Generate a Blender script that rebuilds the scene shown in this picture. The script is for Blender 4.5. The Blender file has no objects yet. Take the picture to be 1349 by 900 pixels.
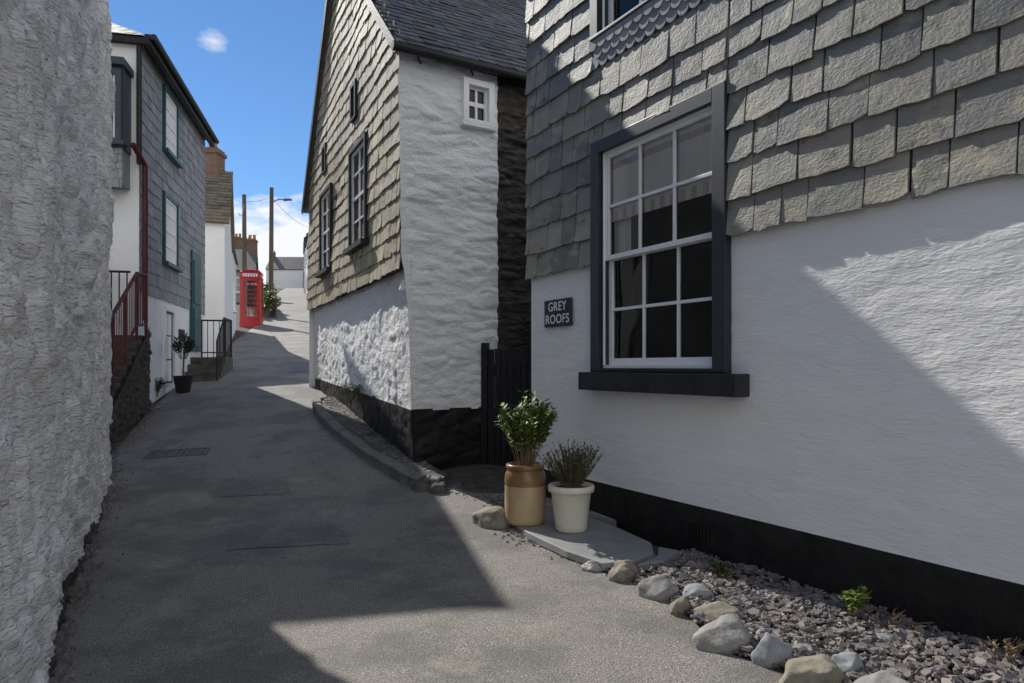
import bpy, bmesh, math, random
from mathutils import Vector, Matrix, noise
random.seed(11)
U=random.uniform
scene=bpy.context.scene
scene.view_settings.view_transform='Standard'
scene.view_settings.look='None'
scene.view_settings.exposure=0
COL=scene.collection
SUN_AZ=39.0   # degrees left of +Y
SUN_EL=36.5
# ------------------------------------------------------------------ materials
def pm(name,cols,scale=3,detail=5,rough=.85,bumps=((40,.2,.01),),stretch=(1,1,1),rot=(0,0,0),island=None,patch=None,patch2=None,spec=.3,metal=0,speck=None,imix=.75):
    m=bpy.data.materials.new(name); m.use_nodes=True
    nt=m.node_tree; N=nt.nodes; L=nt.links
    b=N['Principled BSDF']; b.inputs['Roughness'].default_value=rough
    b.inputs['Specular IOR Level'].default_value=spec; b.inputs['Metallic'].default_value=metal
    tc=N.new('ShaderNodeTexCoord'); mp=N.new('ShaderNodeMapping')
    mp.inputs['Scale'].default_value=stretch; mp.inputs['Rotation'].default_value=rot
    L.new(tc.outputs['Object'],mp.inputs['Vector'])
    def nse(sc,det=detail,ro=.6):
        n=N.new('ShaderNodeTexNoise'); n.inputs['Scale'].default_value=sc; n.inputs['Detail'].default_value=det
        n.inputs['Roughness'].default_value=ro
        L.new(mp.outputs['Vector'],n.inputs['Vector']); return n.outputs['Fac']
    def ramp(src,cs,lo=.3,hi=.7):
        r=N.new('ShaderNodeValToRGB'); e=r.color_ramp.elements
        n=len(cs)
        while len(e)<n: e.new(.5)
        for i,c in enumerate(cs):
            e[i].position=lo+(hi-lo)*i/max(1,n-1)
            e[i].color=(c[0],c[1],c[2],1) if hasattr(c,'__len__') else (c,c,c,1)
        L.new(src,r.inputs['Fac']); return r.outputs['Color']
    def mix(f,a,bc,bt='MIX'):
        x=N.new('ShaderNodeMix'); x.data_type='RGBA'; x.blend_type=bt
        if isinstance(f,float): x.inputs[0].default_value=f
        else: L.new(f,x.inputs[0])
        L.new(a,x.inputs[6])
        if hasattr(bc,'is_linked') or hasattr(bc,'node'): L.new(bc,x.inputs[7])
        else: x.inputs[7].default_value=(bc[0],bc[1],bc[2],1)
        return x.outputs[2]
    col=ramp(nse(scale),cols if len(cols)>1 else list(cols)*2)
    if island:
        g=N.new('ShaderNodeNewGeometry')
        col=mix(imix,col,ramp(g.outputs['Random Per Island'],island,0,1))
    if speck:
        col=mix(ramp(nse(speck[1],2),[0,1],speck[2],speck[2]+.08),col,speck[0])
    for p in (patch,patch2):
        if p: col=mix(ramp(nse(p[1],6,.65),[0,p[3] if len(p)>3 else 1],p[2],p[2]+.12),col,p[0])
    L.new(col,b.inputs['Base Color'])
    prev=None
    for bs in bumps:
        bn=N.new('ShaderNodeBump'); bn.inputs['Strength'].default_value=bs[1]; bn.inputs['Distance'].default_value=bs[2]
        L.new(nse(bs[0],3),bn.inputs['Height'])
        if prev: L.new(prev,bn.inputs['Normal'])
        prev=bn.outputs['Normal']
    if prev: L.new(prev,b.inputs['Normal'])
    return m
def glass_mat(name,tint=(.02,.025,.03),transparent=True):
    m=bpy.data.materials.new(name); m.use_nodes=True
    nt=m.node_tree;N=nt.nodes;L=nt.links
    for n in list(N): N.remove(n)
    o=N.new('ShaderNodeOutputMaterial'); mx=N.new('ShaderNodeMixShader'); g=N.new('ShaderNodeBsdfGlossy')
    g.inputs['Roughness'].default_value=.03
    fr=N.new('ShaderNodeFresnel'); fr.inputs['IOR'].default_value=1.45
    if transparent: t=N.new('ShaderNodeBsdfTransparent'); t.inputs[0].default_value=(.97,.98,.97,1)
    else: t=N.new('ShaderNodeBsdfDiffuse'); t.inputs[0].default_value=(*tint,1)
    L.new(fr.outputs[0],mx.inputs[0]);L.new(t.outputs[0],mx.inputs[1]);L.new(g.outputs[0],mx.inputs[2]);L.new(mx.outputs[0],o.inputs[0])
    return m
W_ROUGH=pm('whitewash_rough',[(.86,.86,.86),(.92,.92,.91)],2.5,bumps=((9,.6,.05),(34,.6,.02),(90,.3,.006)),stretch=(1,1,1.8),patch=((.58,.55,.48),5,.64,.5),patch2=((.30,.2,.12),11,.72,.7))
W_NEAR=pm('whitewash_brushed',[(.88,.89,.90),(.94,.94,.93)],2,bumps=((6,.8,.07),(22,.7,.025)),stretch=(1,1,3.2),rot=(.85,.35,0),patch=((.78,.74,.64),3,.60,.5),patch2=((.5,.46,.38),12,.70,.5))
W_SMOOTH=pm('white_render',[(.87,.87,.87),(.92,.92,.91)],1.5,bumps=((5,.35,.03),(24,.45,.010),(80,.2,.004)),stretch=(1,1,3),rot=(.15,.15,0),patch=((.78,.76,.72),2.2,.60,.4),patch2=((.6,.57,.5),7,.70,.4))
W_FAR=pm('white_far_render',[(.83,.83,.83),(.90,.90,.88)],2,bumps=((12,.3,.02),),patch=((.6,.58,.52),1.5,.6,.5))
BLACK=pm('black_masonry_paint',[(.010,.010,.011),(.024,.023,.022)],5,rough=.55,bumps=((14,.5,.03),(60,.3,.01)),patch=((.06,.055,.05),6,.66,.6))
SLATE=pm('hung_slate',[(.12,.125,.125),(.32,.315,.28)],4,rough=.6,bumps=((9,.35,.02),(38,.6,.009)),stretch=(1,1,1.6),
   island=[(.12,.13,.135),(.27,.265,.245),(.40,.37,.30),(.20,.205,.205),(.45,.42,.34),(.14,.145,.15),(.31,.305,.28),(.17,.175,.16)],
   patch=((.46,.42,.30),3.2,.54,.7),patch2=((.08,.09,.055),5,.58,.8),imix=.62)
SLATE_WARM=pm('hung_slate_lichen',[(.27,.24,.18),(.48,.43,.31)],4,rough=.7,bumps=((8,.4,.02),(40,.5,.009)),
   island=[(.30,.26,.20),(.46,.40,.28),(.24,.22,.19),(.52,.45,.32),(.38,.33,.24)],patch=((.58,.50,.29),3.2,.52,.7),patch2=((.11,.11,.07),5,.56,.85))
SLATE_GREY=pm('hung_slate_grey',[(.22,.23,.245),(.34,.35,.36)],4,rough=.7,bumps=((10,.3,.02),),
   island=[(.20,.21,.225),(.32,.33,.345),(.26,.27,.285),(.38,.39,.40)],patch=((.17,.17,.15),2,.6,.6))
ROOF=pm('roof_slate',[(.07,.075,.08),(.15,.15,.145)],4,rough=.5,bumps=((9,.4,.02),(50,.3,.006)),
   island=[(.06,.065,.07),(.11,.11,.115),(.16,.15,.13),(.09,.09,.10)],patch=((.26,.25,.15),4,.60,.7))
ROOF_BR=pm('roof_slate_lichen',[(.16,.14,.11),(.28,.24,.17)],4,rough=.8,bumps=((9,.4,.02),),island=[(.12,.11,.10),(.26,.22,.15),(.19,.17,.13)])
RUBBLE=pm('dark_rubble_stone',[(.03,.028,.024),(.13,.11,.09)],5,rough=.85,bumps=((12,.7,.04),(50,.5,.01)),stretch=(1,1,3),patch=((.22,.19,.15),6,.60,.7))
STONE=pm('field_stone',[(.19,.19,.185),(.36,.35,.33)],6,rough=.8,bumps=((10,.5,.03),(60,.4,.006)),patch=((.13,.125,.11),5,.56,.7),patch2=((.5,.47,.40),9,.64,.6))
STONE_B=pm('blue_stone',[(.20,.22,.24),(.34,.36,.38)],6,rough=.7,bumps=((10,.3,.02),(60,.3,.006)),patch=((.15,.15,.15),6,.60,.6))
STONE_Y=pm('lichen_stone',[(.20,.18,.14),(.35,.32,.25)],6,rough=.85,bumps=((10,.5,.03),(60,.4,.006)),patch=((.10,.11,.07),5,.52,.7),patch2=((.5,.46,.36),9,.64,.6))
KERB=pm('dark_mossy_stone',[(.045,.043,.04),(.14,.13,.115)],4,rough=.8,bumps=((10,.5,.03),(50,.4,.01)),patch=((.2,.19,.16),7,.64,.6))
KERBG=pm('kerb_stone',[(.11,.108,.10),(.24,.23,.21)],4,rough=.8,bumps=((10,.5,.02),(50,.4,.008)),patch=((.07,.07,.06),4,.56,.7))
SLAB=pm('slate_flagstone',[(.22,.23,.24),(.34,.34,.335)],3,rough=.5,bumps=((6,.3,.02),(50,.3,.005)),patch=((.14,.14,.13),5,.6,.6))
def road_mat(name,a,b):
    return pm(name,[a,b],90,2,rough=.75,bumps=((90,.9,.010),(4,.2,.03)),patch=((.11,.108,.105),1.1,.46,.55),patch2=((.38,.345,.29),2.0,.57,.5),speck=((.62,.56,.48),120,.59))
ROAD=road_mat('worn_asphalt',(.105,.103,.10),(.33,.308,.278))
ROAD_P=road_mat('asphalt_repair',(.08,.08,.08),(.27,.258,.24))
EARTH=pm('soil',[(.05,.042,.034),(.12,.105,.085)],8,rough=.95,bumps=((20,.6,.03),))
CHIP=pm('slate_chippings',[(.09,.085,.09),(.19,.175,.17)],20,rough=.7,bumps=((60,.3,.004),),
   island=[(.08,.076,.088),(.19,.17,.17),(.13,.12,.13),(.40,.35,.29),(.11,.10,.12),(.26,.215,.19),(.15,.145,.155)])
NAVY=pm('navy_gloss_paint',[(.022,.032,.042),(.034,.046,.058)],6,rough=.42,bumps=((50,.08,.003),),spec=.5)
SILL=pm('sill_dark',[(.02,.022,.025),(.04,.042,.045)],6,rough=.55,bumps=((30,.4,.01),))
WPAINT=pm('white_gloss_paint',[(.88,.88,.88),(.92,.92,.92)],8,rough=.35,bumps=((60,.06,.002),),spec=.5)
TEAL=pm('teal_paint',[(.012,.07,.08),(.02,.095,.105)],6,rough=.4,bumps=((50,.1,.003),),spec=.5)
RED=pm('red_gloss_paint',[(.36,.010,.014),(.44,.016,.018)],6,rough=.35,bumps=((30,.05,.003),),spec=.5)
REDRAIL=pm('red_oxide_paint',[(.06,.012,.012),(.11,.020,.018)],6,rough=.5,bumps=((30,.1,.003),))
IRON=pm('black_iron',[(.012,.012,.013),(.03,.028,.027)],15,rough=.5,bumps=((60,.3,.004),))
CAST=pm('cast_iron_cover',[(.10,.095,.09),(.20,.18,.17)],25,rough=.5,bumps=((60,.5,.005),),metal=.3)
DARKIN=pm('dark_room',[(.012,.011,.01),(.02,.018,.016)],3,bumps=())
CURTAIN=pm('cream_blind',[(.88,.85,.80),(.92,.90,.86)],6,bumps=())
STRIPE=pm('blind_pattern',[(.55,.42,.42),(.80,.72,.68)],4,stretch=(14,14,1),bumps=())
WOOD=pm('weathered_pole_wood',[(.09,.07,.05),(.17,.14,.11)],10,stretch=(1,1,.1),bumps=((30,.4,.01),))
BRICK=pm('chimney_brick',[(.17,.11,.08),(.28,.18,.13)],9,bumps=((20,.5,.02),))
TERRA=pm('terracotta',[(.38,.17,.09),(.46,.24,.13)],8)
BUFF=pm('buff_stoneware',[(.44,.31,.17),(.60,.46,.28)],4,rough=.3,spec=.6,bumps=((8,.05,.01),),patch=((.3,.2,.1),7,.62,.6))
BROWNG=pm('brown_glaze',[(.20,.10,.04),(.36,.21,.09)],4,rough=.25,spec=.6,bumps=())
CREAM=pm('cream_glaze',[(.74,.70,.56),(.82,.79,.66)],4,rough=.4,spec=.5,bumps=((12,.1,.005),),patch=((.40,.32,.2),6,.62,.8),patch2=((.28,.3,.2),9,.66,.6))
SIGN=pm('sign_slate',[(.030,.034,.038),(.055,.06,.065)],8,rough=.6,bumps=((30,.2,.003),))
LEAF=pm('glossy_leaf',[(.05,.11,.015),(.13,.21,.035)],14,rough=.5,bumps=(),island=[(.04,.09,.015),(.10,.17,.03),(.22,.28,.05),(.07,.13,.02)])
LEAFD=pm('needle_leaf',[(.03,.055,.02),(.08,.11,.045)],14,rough=.6,bumps=(),island=[(.03,.05,.02),(.07,.1,.04),(.1,.12,.06)])
LEAFY=pm('young_leaf',[(.10,.17,.02),(.2,.28,.05)],14,rough=.55,bumps=(),island=[(.08,.15,.02),(.2,.27,.05)])
TWIG=pm('dry_twig',[(.18,.12,.07),(.3,.22,.14)],14,bumps=())
YEL=pm('yellow_cloth',[(.55,.36,.06),(.65,.45,.1)],5,bumps=())
GATEM=pm('black_gate_paint',[(.012,.013,.015),(.02,.021,.024)],10,rough=.5,stretch=(3,3,.2),bumps=((20,.3,.008),))
GLASS=glass_mat('window_glass'); GLASSD=glass_mat('dark_window_glass',(.015,.02,.025),False)
# ------------------------------------------------------------------ mesh helpers
def empty(name):
    e=bpy.data.objects.new(name,None); COL.objects.link(e); return e
class MB:
    def __init__(s): s.v=[];s.f=[];s.m=[]
    def poly(s,pts,m=0):
        i=len(s.v); s.v+= [tuple(p) for p in pts]; s.f.append(tuple(range(i,i+len(pts)))); s.m.append(m)
    def box8(s,p,m=0):
        i=len(s.v); s.v+=[tuple(q) for q in p]
        for f in ((3,2,1,0),(4,5,6,7),(0,1,5,4),(1,2,6,5),(2,3,7,6),(3,0,4,7)):
            s.f.append(tuple(i+k for k in f)); s.m.append(m)
    def box(s,x0,x1,y0,y1,z0,z1,m=0):
        s.box8([(x0,y0,z0),(x1,y0,z0),(x1,y1,z0),(x0,y1,z0),(x0,y0,z1),(x1,y0,z1),(x1,y1,z1),(x0,y1,z1)],m)
    def fb(s,F,a,b,z0,z1,o0,o1,m=0):
        s.box8([F.P(a,z0,o0),F.P(b,z0,o0),F.P(b,z0,o1),F.P(a,z0,o1),F.P(a,z1,o0),F.P(b,z1,o0),F.P(b,z1,o1),F.P(a,z1,o1)],m)
    def tube(s,p,q,r,m=0,n=8,r2=None):
        p=Vector(p);q=Vector(q); d=(q-p).normalized(); r2=r if r2 is None else r2
        a=d.orthogonal().normalized(); b=d.cross(a); i=len(s.v)
        for k in range(n):
            t=2*math.pi*k/n; w=a*math.cos(t)+b*math.sin(t)
            s.v.append(tuple(p+w*r)); s.v.append(tuple(q+w*r2))
        for k in range(n):
            k2=(k+1)%n; s.f.append((i+2*k,i+2*k2,i+2*k2+1,i+2*k+1)); s.m.append(m)
        s.f.append(tuple(i+2*k for k in range(n))); s.m.append(m)
        s.f.append(tuple(i+2*k+1 for k in range(n))[::-1]); s.m.append(m)
    def lathe(s,c,prof,m=0,n=28,mf=None):
        i=len(s.v); k=len(prof)
        for j,(r,z) in enumerate(prof):
            for t in range(n):
                a=2*math.pi*t/n; s.v.append((c[0]+r*math.cos(a),c[1]+r*math.sin(a),c[2]+z))
        for j in range(k-1):
            for t in range(n):
                t2=(t+1)%n; s.f.append((i+j*n+t,i+j*n+t2,i+(j+1)*n+t2,i+(j+1)*n+t)); s.m.append(mf(j) if mf else m)
    def obj(s,name,mats,parent=None,smooth=False,bevel=0,recalc=True):
        me=bpy.data.meshes.new(name); me.from_pydata(s.v,[],s.f)
        for mm in mats: me.materials.append(mm)
        me.polygons.foreach_set('material_index',s.m)
        if smooth: me.polygons.foreach_set('use_smooth',[True]*len(s.f))
        me.update()
        if recalc:
            bm=bmesh.new(); bm.from_mesh(me); bmesh.ops.recalc_face_normals(bm,faces=bm.faces); bm.to_mesh(me); bm.free()
        o=bpy.data.objects.new(name,me); COL.objects.link(o)
        if parent: o.parent=parent
        if bevel:
            md=o.modifiers.new('bevel','BEVEL'); md.width=bevel; md.segments=2; md.limit_method='ANGLE'
        return o
class F:
    def __init__(s,o,a,n=None,b=(0,0,1)):
        s.o=Vector(o); s.a=Vector(a).normalized(); s.b=Vector(b).normalized()
        s.n=Vector(n).normalized() if n is not None else s.a.cross(s.b).normalized()
    def P(s,a,b,n=0): return s.o+s.a*a+s.b*b+s.n*n
def nz(x,y=0,z=0): return noise.noise(Vector((x,y,z)))
def sstep(a,b,x):
    t=max(0,min(1,(x-a)/(b-a))); return t*t*(3-2*t)
def lines(a,b,d,ex):
    n=max(1,int(round((b-a)/d))); L=[a+(b-a)*i/n for i in range(n+1)]
    for e in ex:
        if a<e<b:
            j=min(range(len(L)),key=lambda k:abs(L[k]-e))
            if 0<j<len(L)-1: L[j]=e
            else: L.append(e)
    return sorted(set(L))
def relief(name,Fr,s0,s1,z0,z1,ds,dz,disp,mats,parent,holes=(),mfn=None,zex=()):
    S=lines(s0,s1,ds,[h[0] for h in holes]+[h[1] for h in holes]); Z=lines(z0,z1,dz,[h[2] for h in holes]+[h[3] for h in holes]+list(zex))
    mb=MB(); ns=len(S)
    for z in Z:
        for s in S:
            a,b,o=disp(s,z); mb.v.append(tuple(Fr.P(s+a,z+b,o)))
    for j in range(len(Z)-1):
        for i in range(ns-1):
            cs=(S[i]+S[i+1])/2; cz=(Z[j]+Z[j+1])/2
            if any(h[0]<cs<h[1] and h[2]<cz<h[3] for h in holes): continue
            mb.f.append((j*ns+i,j*ns+i+1,(j+1)*ns+i+1,(j+1)*ns+i)); mb.m.append(mfn(cs,cz) if mfn else 0)
    return mb.obj(name,mats,parent,smooth=True,recalc=False)
def stone_rel(s,z,sx=.34,sz=.13,seed=0):
    d,p=noise.voronoi(Vector((s/sx+.35*nz(s*3,z*5,seed),z/sz+.45*nz(s*3,z*3,seed+4),seed*3.3)))
    e=min((d[1]-d[0])/.4,1); h=nz(p[0][0]*7.3,p[0][1]*5.1,2)
    return e*(2-e)*(.5+.9*h)
def slates(mb,Fr,s0,s1,h0,h1,w,rh,thick=.016,lift=.03,base=0.,holes=(),clip=None,m=0,jag=.007,gap=.004,warp=.0):
    h=h0;row=0
    while h<h1-.02:
        top=min(h+rh*U(.88,1.1),h1)
        a,b=(s0,s1) if clip is None else clip((h+top)/2)
        if b-a<.05: break
        cuts=sorted([a,b]+[e for hh in holes for e in hh[:2] if a<e<b and hh[3]>h and hh[2]<top])
        for c in range(len(cuts)-1):
            sa,sb=cuts[c],cuts[c+1]; mid=(sa+sb)/2; bands=[(h,top)]
            for hh in holes:
                if hh[0]<mid<hh[1]:
                    nb=[]
                    for lo,hi in bands:
                        if hh[3]<=lo or hh[2]>=hi: nb.append((lo,hi)); continue
                        if hh[2]>lo: nb.append((lo,hh[2]))
                        if hh[3]<hi: nb.append((hh[3],hi))
                    bands=nb
            for lo,hi in bands:
                if hi-lo<.03: continue
                x=sa-U(0,w*.8)
                while x<sb-.02:
                    x1=x+w*U(.68,1.3)
                    if sb-x1<w*.3: x1=sb
                    g=gap*U(.5,1.7)
                    xa=max(x,sa)+g; xb=min(x1,sb)-g; x=x1
                    if xb-xa<.03: continue
                    ov=.03 if hi==top else 0
                    dl=U(-.004,.007); tl=U(-.004,.004); tr=U(-.004,.004); th=thick*U(.7,1.4)
                    lb=lo-U(-.008,.014); sk=U(-.008,.008)
                    nb_=6; pts=[]
                    chip=random.random()<.22
                    for k in range(nb_):
                        t=k/(nb_-1)
                        e=(1.2*jag*U(0,1) if k in(0,nb_-1) else 0)
                        if chip and k==nb_-1: e+=jag*U(1,3)
                        pts.append((xa+(xb-xa)*t,lb+U(-jag,jag)+e+sk*(t-.5)*2,base+lift+dl+tl*(1-t)+tr*t))
                    mh=(lo+hi)/2
                    right=[(xb+U(-jag,jag)*.6,mh,base+lift*.55+dl*.5+tr*.6),(xb,hi+ov,base+.004)]
                    left=[(xa,hi+ov,base+.004),(xa+U(-jag,jag)*.6,mh,base+lift*.55+dl*.5+tl*.6)]
                    allp=pts+right+left
                    i=len(mb.v); n=len(allp)
                    for p in allp:
                        wv=warp*nz(p[0]*.8,p[1]*.8,12) if warp else 0
                        mb.v.append(tuple(Fr.P(p[0],p[1],p[2]+wv)))
                    for p in allp:
                        wv=warp*nz(p[0]*.8,p[1]*.8,12) if warp else 0
                        mb.v.append(tuple(Fr.P(p[0],p[1],p[2]-th+wv)))
                    mb.f.append(tuple(range(i,i+n))); mb.m.append(m)
                    for k in range(n):
                        if k==n-3: continue
                        k2=(k+1)%n; mb.f.append((i+k,i+n+k,i+n+k2,i+k2)); mb.m.append(m)
        h=top; row+=1
def window(Fr,s0,s1,z0,z1,cols,rows,parent,fm=NAVY,bm_=WPAINT,off=0.,fw=.08,bw=.025,sill=True,recess=.06,proud=.03,sash=.045,gm=None,name='window'):
    mb=MB()
    mb.fb(Fr,s0,s0+fw,z0,z1,off-recess,off+proud,0); mb.fb(Fr,s1-fw,s1,z0,z1,off-recess,off+proud,0)
    mb.fb(Fr,s0+fw,s1-fw,z1-fw,z1,off-recess,off+proud-.002,0); mb.fb(Fr,s0+fw,s1-fw,z0,z0+fw*.5,off-recess,off+proud-.002,0)
    if sill: mb.fb(Fr,s0-.06,s1+.06,z0-.07,z0-.001,off-recess,off+proud+.07,0)
    a,b=s0+fw,s1-fw; c,d=z0+fw*.5,z1-fw; o=off-recess*.5
    mb.fb(Fr,a,a+sash,c,d,o-.02,o+.02,1); mb.fb(Fr,b-sash,b,c,d,o-.02,o+.02,1)
    mb.fb(Fr,a+sash,b-sash,c,c+sash,o-.02,o+.018,1); mb.fb(Fr,a+sash,b-sash,d-sash,d,o-.02,o+.018,1)
    for i in range(1,cols): 
        x=a+(b-a)*i/cols; mb.fb(Fr,x-bw/2,x+bw/2,c+sash,d-sash,o-.018,o+.012,1)
    for j in range(1,rows):
        z=c+(d-c)*j/rows; k=bw*(1.8 if rows%2==0 and j==rows//2 else 1)
        mb.fb(Fr,a+sash,b-sash,z-k/2,z+k/2,o-.017,o+.015,1)
    mb.fb(Fr,a,b,c,d,o-.03,o-.012,2)
    return mb.obj(name,[fm,bm_,gm or GLASSD],parent)
# ------------------------------------------------------------------ terrain
def G(y):
    if y<5: return 0.
    if y<8: return .02333*(y-5)**2
    if y<96: return .21+.14*(y-8)
    return 12.53+3.0*(1-math.exp(-(y-96)/25.))
mb=MB()
XS=[-1500,-600,-250,-120,-70,-45,-30,-22,-16,-12,-8,-5,-2,1,4,8,14,25,50,120,400,1500]
YS=[-1200,-400,-120,-40,-15,-5,0,3,5,5.5,6,6.5,7,7.5,8,10,14,20,30,45,60,80,96,105,120,150,220,400,900,2500]
for y in YS:
    for x in XS: mb.v.append((x,y,G(y)-.035))
n=len(XS)
for j in range(len(YS)-1):
    for i in range(n-1): mb.f.append((j*n+i,j*n+i+1,(j+1)*n+i+1,(j+1)*n+i)); mb.m.append(0)
mb.obj('ground',[EARTH],smooth=True,recalc=False)
def interp(T,y):
    if y<=T[0][0]: return T[0][1]+(T[0][1]-T[1][1])/(T[0][0]-T[1][0])*(y-T[0][0])
    for (a,b),(c,d) in zip(T,T[1:]):
        if y<=c: return b+(d-b)*(y-a)/(c-a)
    return T[-1][1]
LE=[(-8,3.6),(3.24,-2.28),(8.25,-4.87),(8.8,-5.2),(11.8,-6.25),(13.7,-6.85),(17,-7.6),(20,-8.6),(29.7,-11.2),(50,-17.6),(72,-24.9),(94,-31.2),(125,-41)]
RE=[(-8,9.2),(2.6,2.1),(3.28,1.62),(4.7,1.0),(5.9,.1),(7.0,-.1),(7.5,-.6),(8.6,-1.7),(10.1,-2.5),(11.5,-3.15),(12.4,-3.3),(14.3,-4.0),(20,-5.4),(30,-7.7),(50,-14.4),(75,-22.8),(95,-29),(125,-38)]
mb=MB(); ys=[]; y=-8
while y<125:
    ys.append(y); y+=.12 if 2<y<14 else (.4 if y<35 else 1.5)
NC=30
for y in ys:
    a,b=interp(LE,y),interp(RE,y)
    for i in range(NC+1):
        x=a+(b-a)*i/NC
        h=.008*nz(x*1.3,y*1.3,1)+.004*nz(x*4,y*4,5)+.012
        t=i/NC; h-=.02*max(0,1-t*8)
        mb.v.append((x,y,G(y)+h))
for j in range(len(ys)-1):
    for i in range(NC): mb.f.append((j*(NC+1)+i,j*(NC+1)+i+1,(j+1)*(NC+1)+i+1,(j+1)*(NC+1)+i)); mb.m.append(0)
mb.obj('road',[ROAD],smooth=True,recalc=False)
def sheet(name,pts,mat,lift,sub=6,parent=None):
    mb=MB(); n=sub
    for j in range(n+1):
        for i in range(n+1):
            u=i/n;v=j/n
            x=(pts[0][0]*(1-u)+pts[1][0]*u)*(1-v)+(pts[3][0]*(1-u)+pts[2][0]*u)*v
            y=(pts[0][1]*(1-u)+pts[1][1]*u)*(1-v)+(pts[3][1]*(1-u)+pts[2][1]*u)*v
            x+=.02*nz(x*5,y*5,3); y+=.02*nz(x*5,y*5,8)
            mb.v.append((x,y,G(y)+.008*nz(x*1.3,y*1.3,1)+.004*nz(x*4,y*4,5)+.012+lift))
    for j in range(n):
        for i in range(n): mb.f.append((j*(n+1)+i,j*(n+1)+i+1,(j+1)*(n+1)+i+1,(j+1)*(n+1)+i)); mb.m.append(0)
    return mb.obj(name,[mat],parent,smooth=True,recalc=False)
sheet('asphalt_patch',[(-3.15,7.2),(-2.35,7.3),(-2.6,7.95),(-3.35,7.85)],ROAD_P,.0045,12)
sheet('asphalt_patch',[(-2.3,5.5),(-1.35,5.7),(-1.55,6.2),(-2.5,6.05)],ROAD_P,.0045,12)
def drain(x,y,w,d,ang):
    c,s=math.cos(ang),math.sin(ang); e=empty('drain_cover')
    mb=MB(); sl=(G(y+.5)-G(y-.5))
    def T(u,v,h): X=x+u*c-v*s; Y=y+u*s+v*c; return (X,Y,G(y)+sl*(Y-y)+.012+.008*nz(x*1.3,y*1.3,1)+h)
    def bx(u0,u1,v0,v1,h0,h1): mb.box8([T(u0,v0,h0),T(u1,v0,h0),T(u1,v1,h0),T(u0,v1,h0),T(u0,v0,h1),T(u1,v0,h1),T(u1,v1,h1),T(u0,v1,h1)])
    bx(-w/2,w/2,-d/2,-d/2+.04,0,.012);bx(-w/2,w/2,d/2-.04,d/2,0,.012);bx(-w/2,-w/2+.04,-d/2+.04,d/2-.04,0,.012);bx(w/2-.04,w/2,-d/2+.04,d/2-.04,0,.012)
    bx(-w/2+.04,w/2-.04,-d/2+.04,d/2-.04,0,.003)
    k=int((w-.08)/.07)
    for i in range(k): u=-w/2+.05+i*(w-.1)/k; bx(u,u+.035,-d/2+.041,d/2-.041,.0031,.0115)
    mb.obj('grate',[CAST],e)
drain(-4.4,9.0,.75,.38,.25); drain(-5.0,16.4,.6,.45,.1)
# ------------------------------------------------------------------ RIGHT HOUSE
RH=empty('slate_hung_house')
A=F((.214,7.57,0),(.497,-.868,0))
HW=(1.21,2.86,1.45,3.60); UW=(1.2,2.75,4.58,6.2)
def d_r(s,z):
    o=.010*nz(s*.9,z*.9,3)+.004*nz(s*2.5+z,z*9-s*1.5,6)+.003*nz(s*6,z*22-s*5,9)
    if z<.4: o+=.012
    return 0,0,o*min(1,s/.1)
relief('rendered_wall',A,0,12,-.3,6.9,.05,.03,d_r,[W_SMOOTH,BLACK],RH,holes=[HW,UW],mfn=lambda s,z:1 if z<.4 else 0,zex=[.4])
mb=MB()
D=6.5
mb.poly([A.P(0,-.3,0),A.P(0,-.3,-D),A.P(0,6.9,-D),A.P(0,6.9,0)])
mb.poly([A.P(12,-.3,0),A.P(12,-.3,-D),A.P(12,6.9,-D),A.P(12,6.9,0)])
mb.poly([A.P(0,-.3,-D),A.P(12,-.3,-D),A.P(12,6.9,-D),A.P(0,6.9,-D)])
mb.poly([A.P(0,6.9,0),A.P(0,6.9,-D),A.P(0,9.4,-D/2)]); mb.poly([A.P(12,6.9,0),A.P(12,6.9,-D),A.P(12,9.4,-D/2)])
mb.poly([A.P(-.1,6.78,.2),A.P(12.1,6.78,.2),A.P(12.1,9.45,-D/2),A.P(-.1,9.45,-D/2)],1); mb.poly([A.P(-.1,6.78,-D-.2),A.P(12.1,6.78,-D-.2),A.P(12.1,9.45,-D/2),A.P(-.1,9.45,-D/2)],1)
mb.obj('house_body_and_roof',[W_FAR,ROOF],RH,recalc=False)
mb=MB()
slates(mb,A,-.04,12,2.47,6.75,.30,.265,thick=.020,lift=.030,base=.03,holes=[(HW[0]-.0,HW[1]+.0,0,HW[3]),(UW[0],UW[1],UW[2]-.27,UW[3])],jag=.008,gap=.007,warp=.02)
mb.obj('hung_slates',[SLATE],RH,recalc=False)
mb=MB()
for sa,sb in ((-.02,HW[0]),(HW[1],12)): mb.fb(A,sa,sb,2.50,6.8,.016,.026,0) if sa>2 else mb.fb(A,sa,sb,2.50,4.3,.016,.026,0)
mb.obj('slate_battens',[SILL],RH)
mb=MB()
for r in range(3):
    k=int((UW[1]-UW[0]+.1)/.13)
    for i in range(k):
        s=UW[0]-.03+i*.13+(.065 if r%2 else 0); zt=UW[2]-.005-r*.085+.03; o=.04+ (2-r)*.012+.012
        pts=[(s+.003,zt),(s+.003,zt-.07)]+[(s+.065-.062*math.cos(math.pi*q/6),zt-.07-.055*math.sin(math.pi*q/6)) for q in range(1,6)]+[(s+.127,zt-.07),(s+.127,zt)]
        i0=len(mb.v); n=len(pts)
        for p in pts: mb.v.append(tuple(A.P(p[0],p[1],o)))
        for p in pts: mb.v.append(tuple(A.P(p[0],p[1],o-.012)))
        mb.f.append(tuple(range(i0,i0+n))); mb.m.append(0)
        for q in range(n): q2=(q+1)%n; mb.f.append((i0+q,i0+n+q,i0+n+q2,i0+q2)); mb.m.append(0)
mb.obj('scalloped_slates',[SLATE_GREY],RH,recalc=False)
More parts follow.
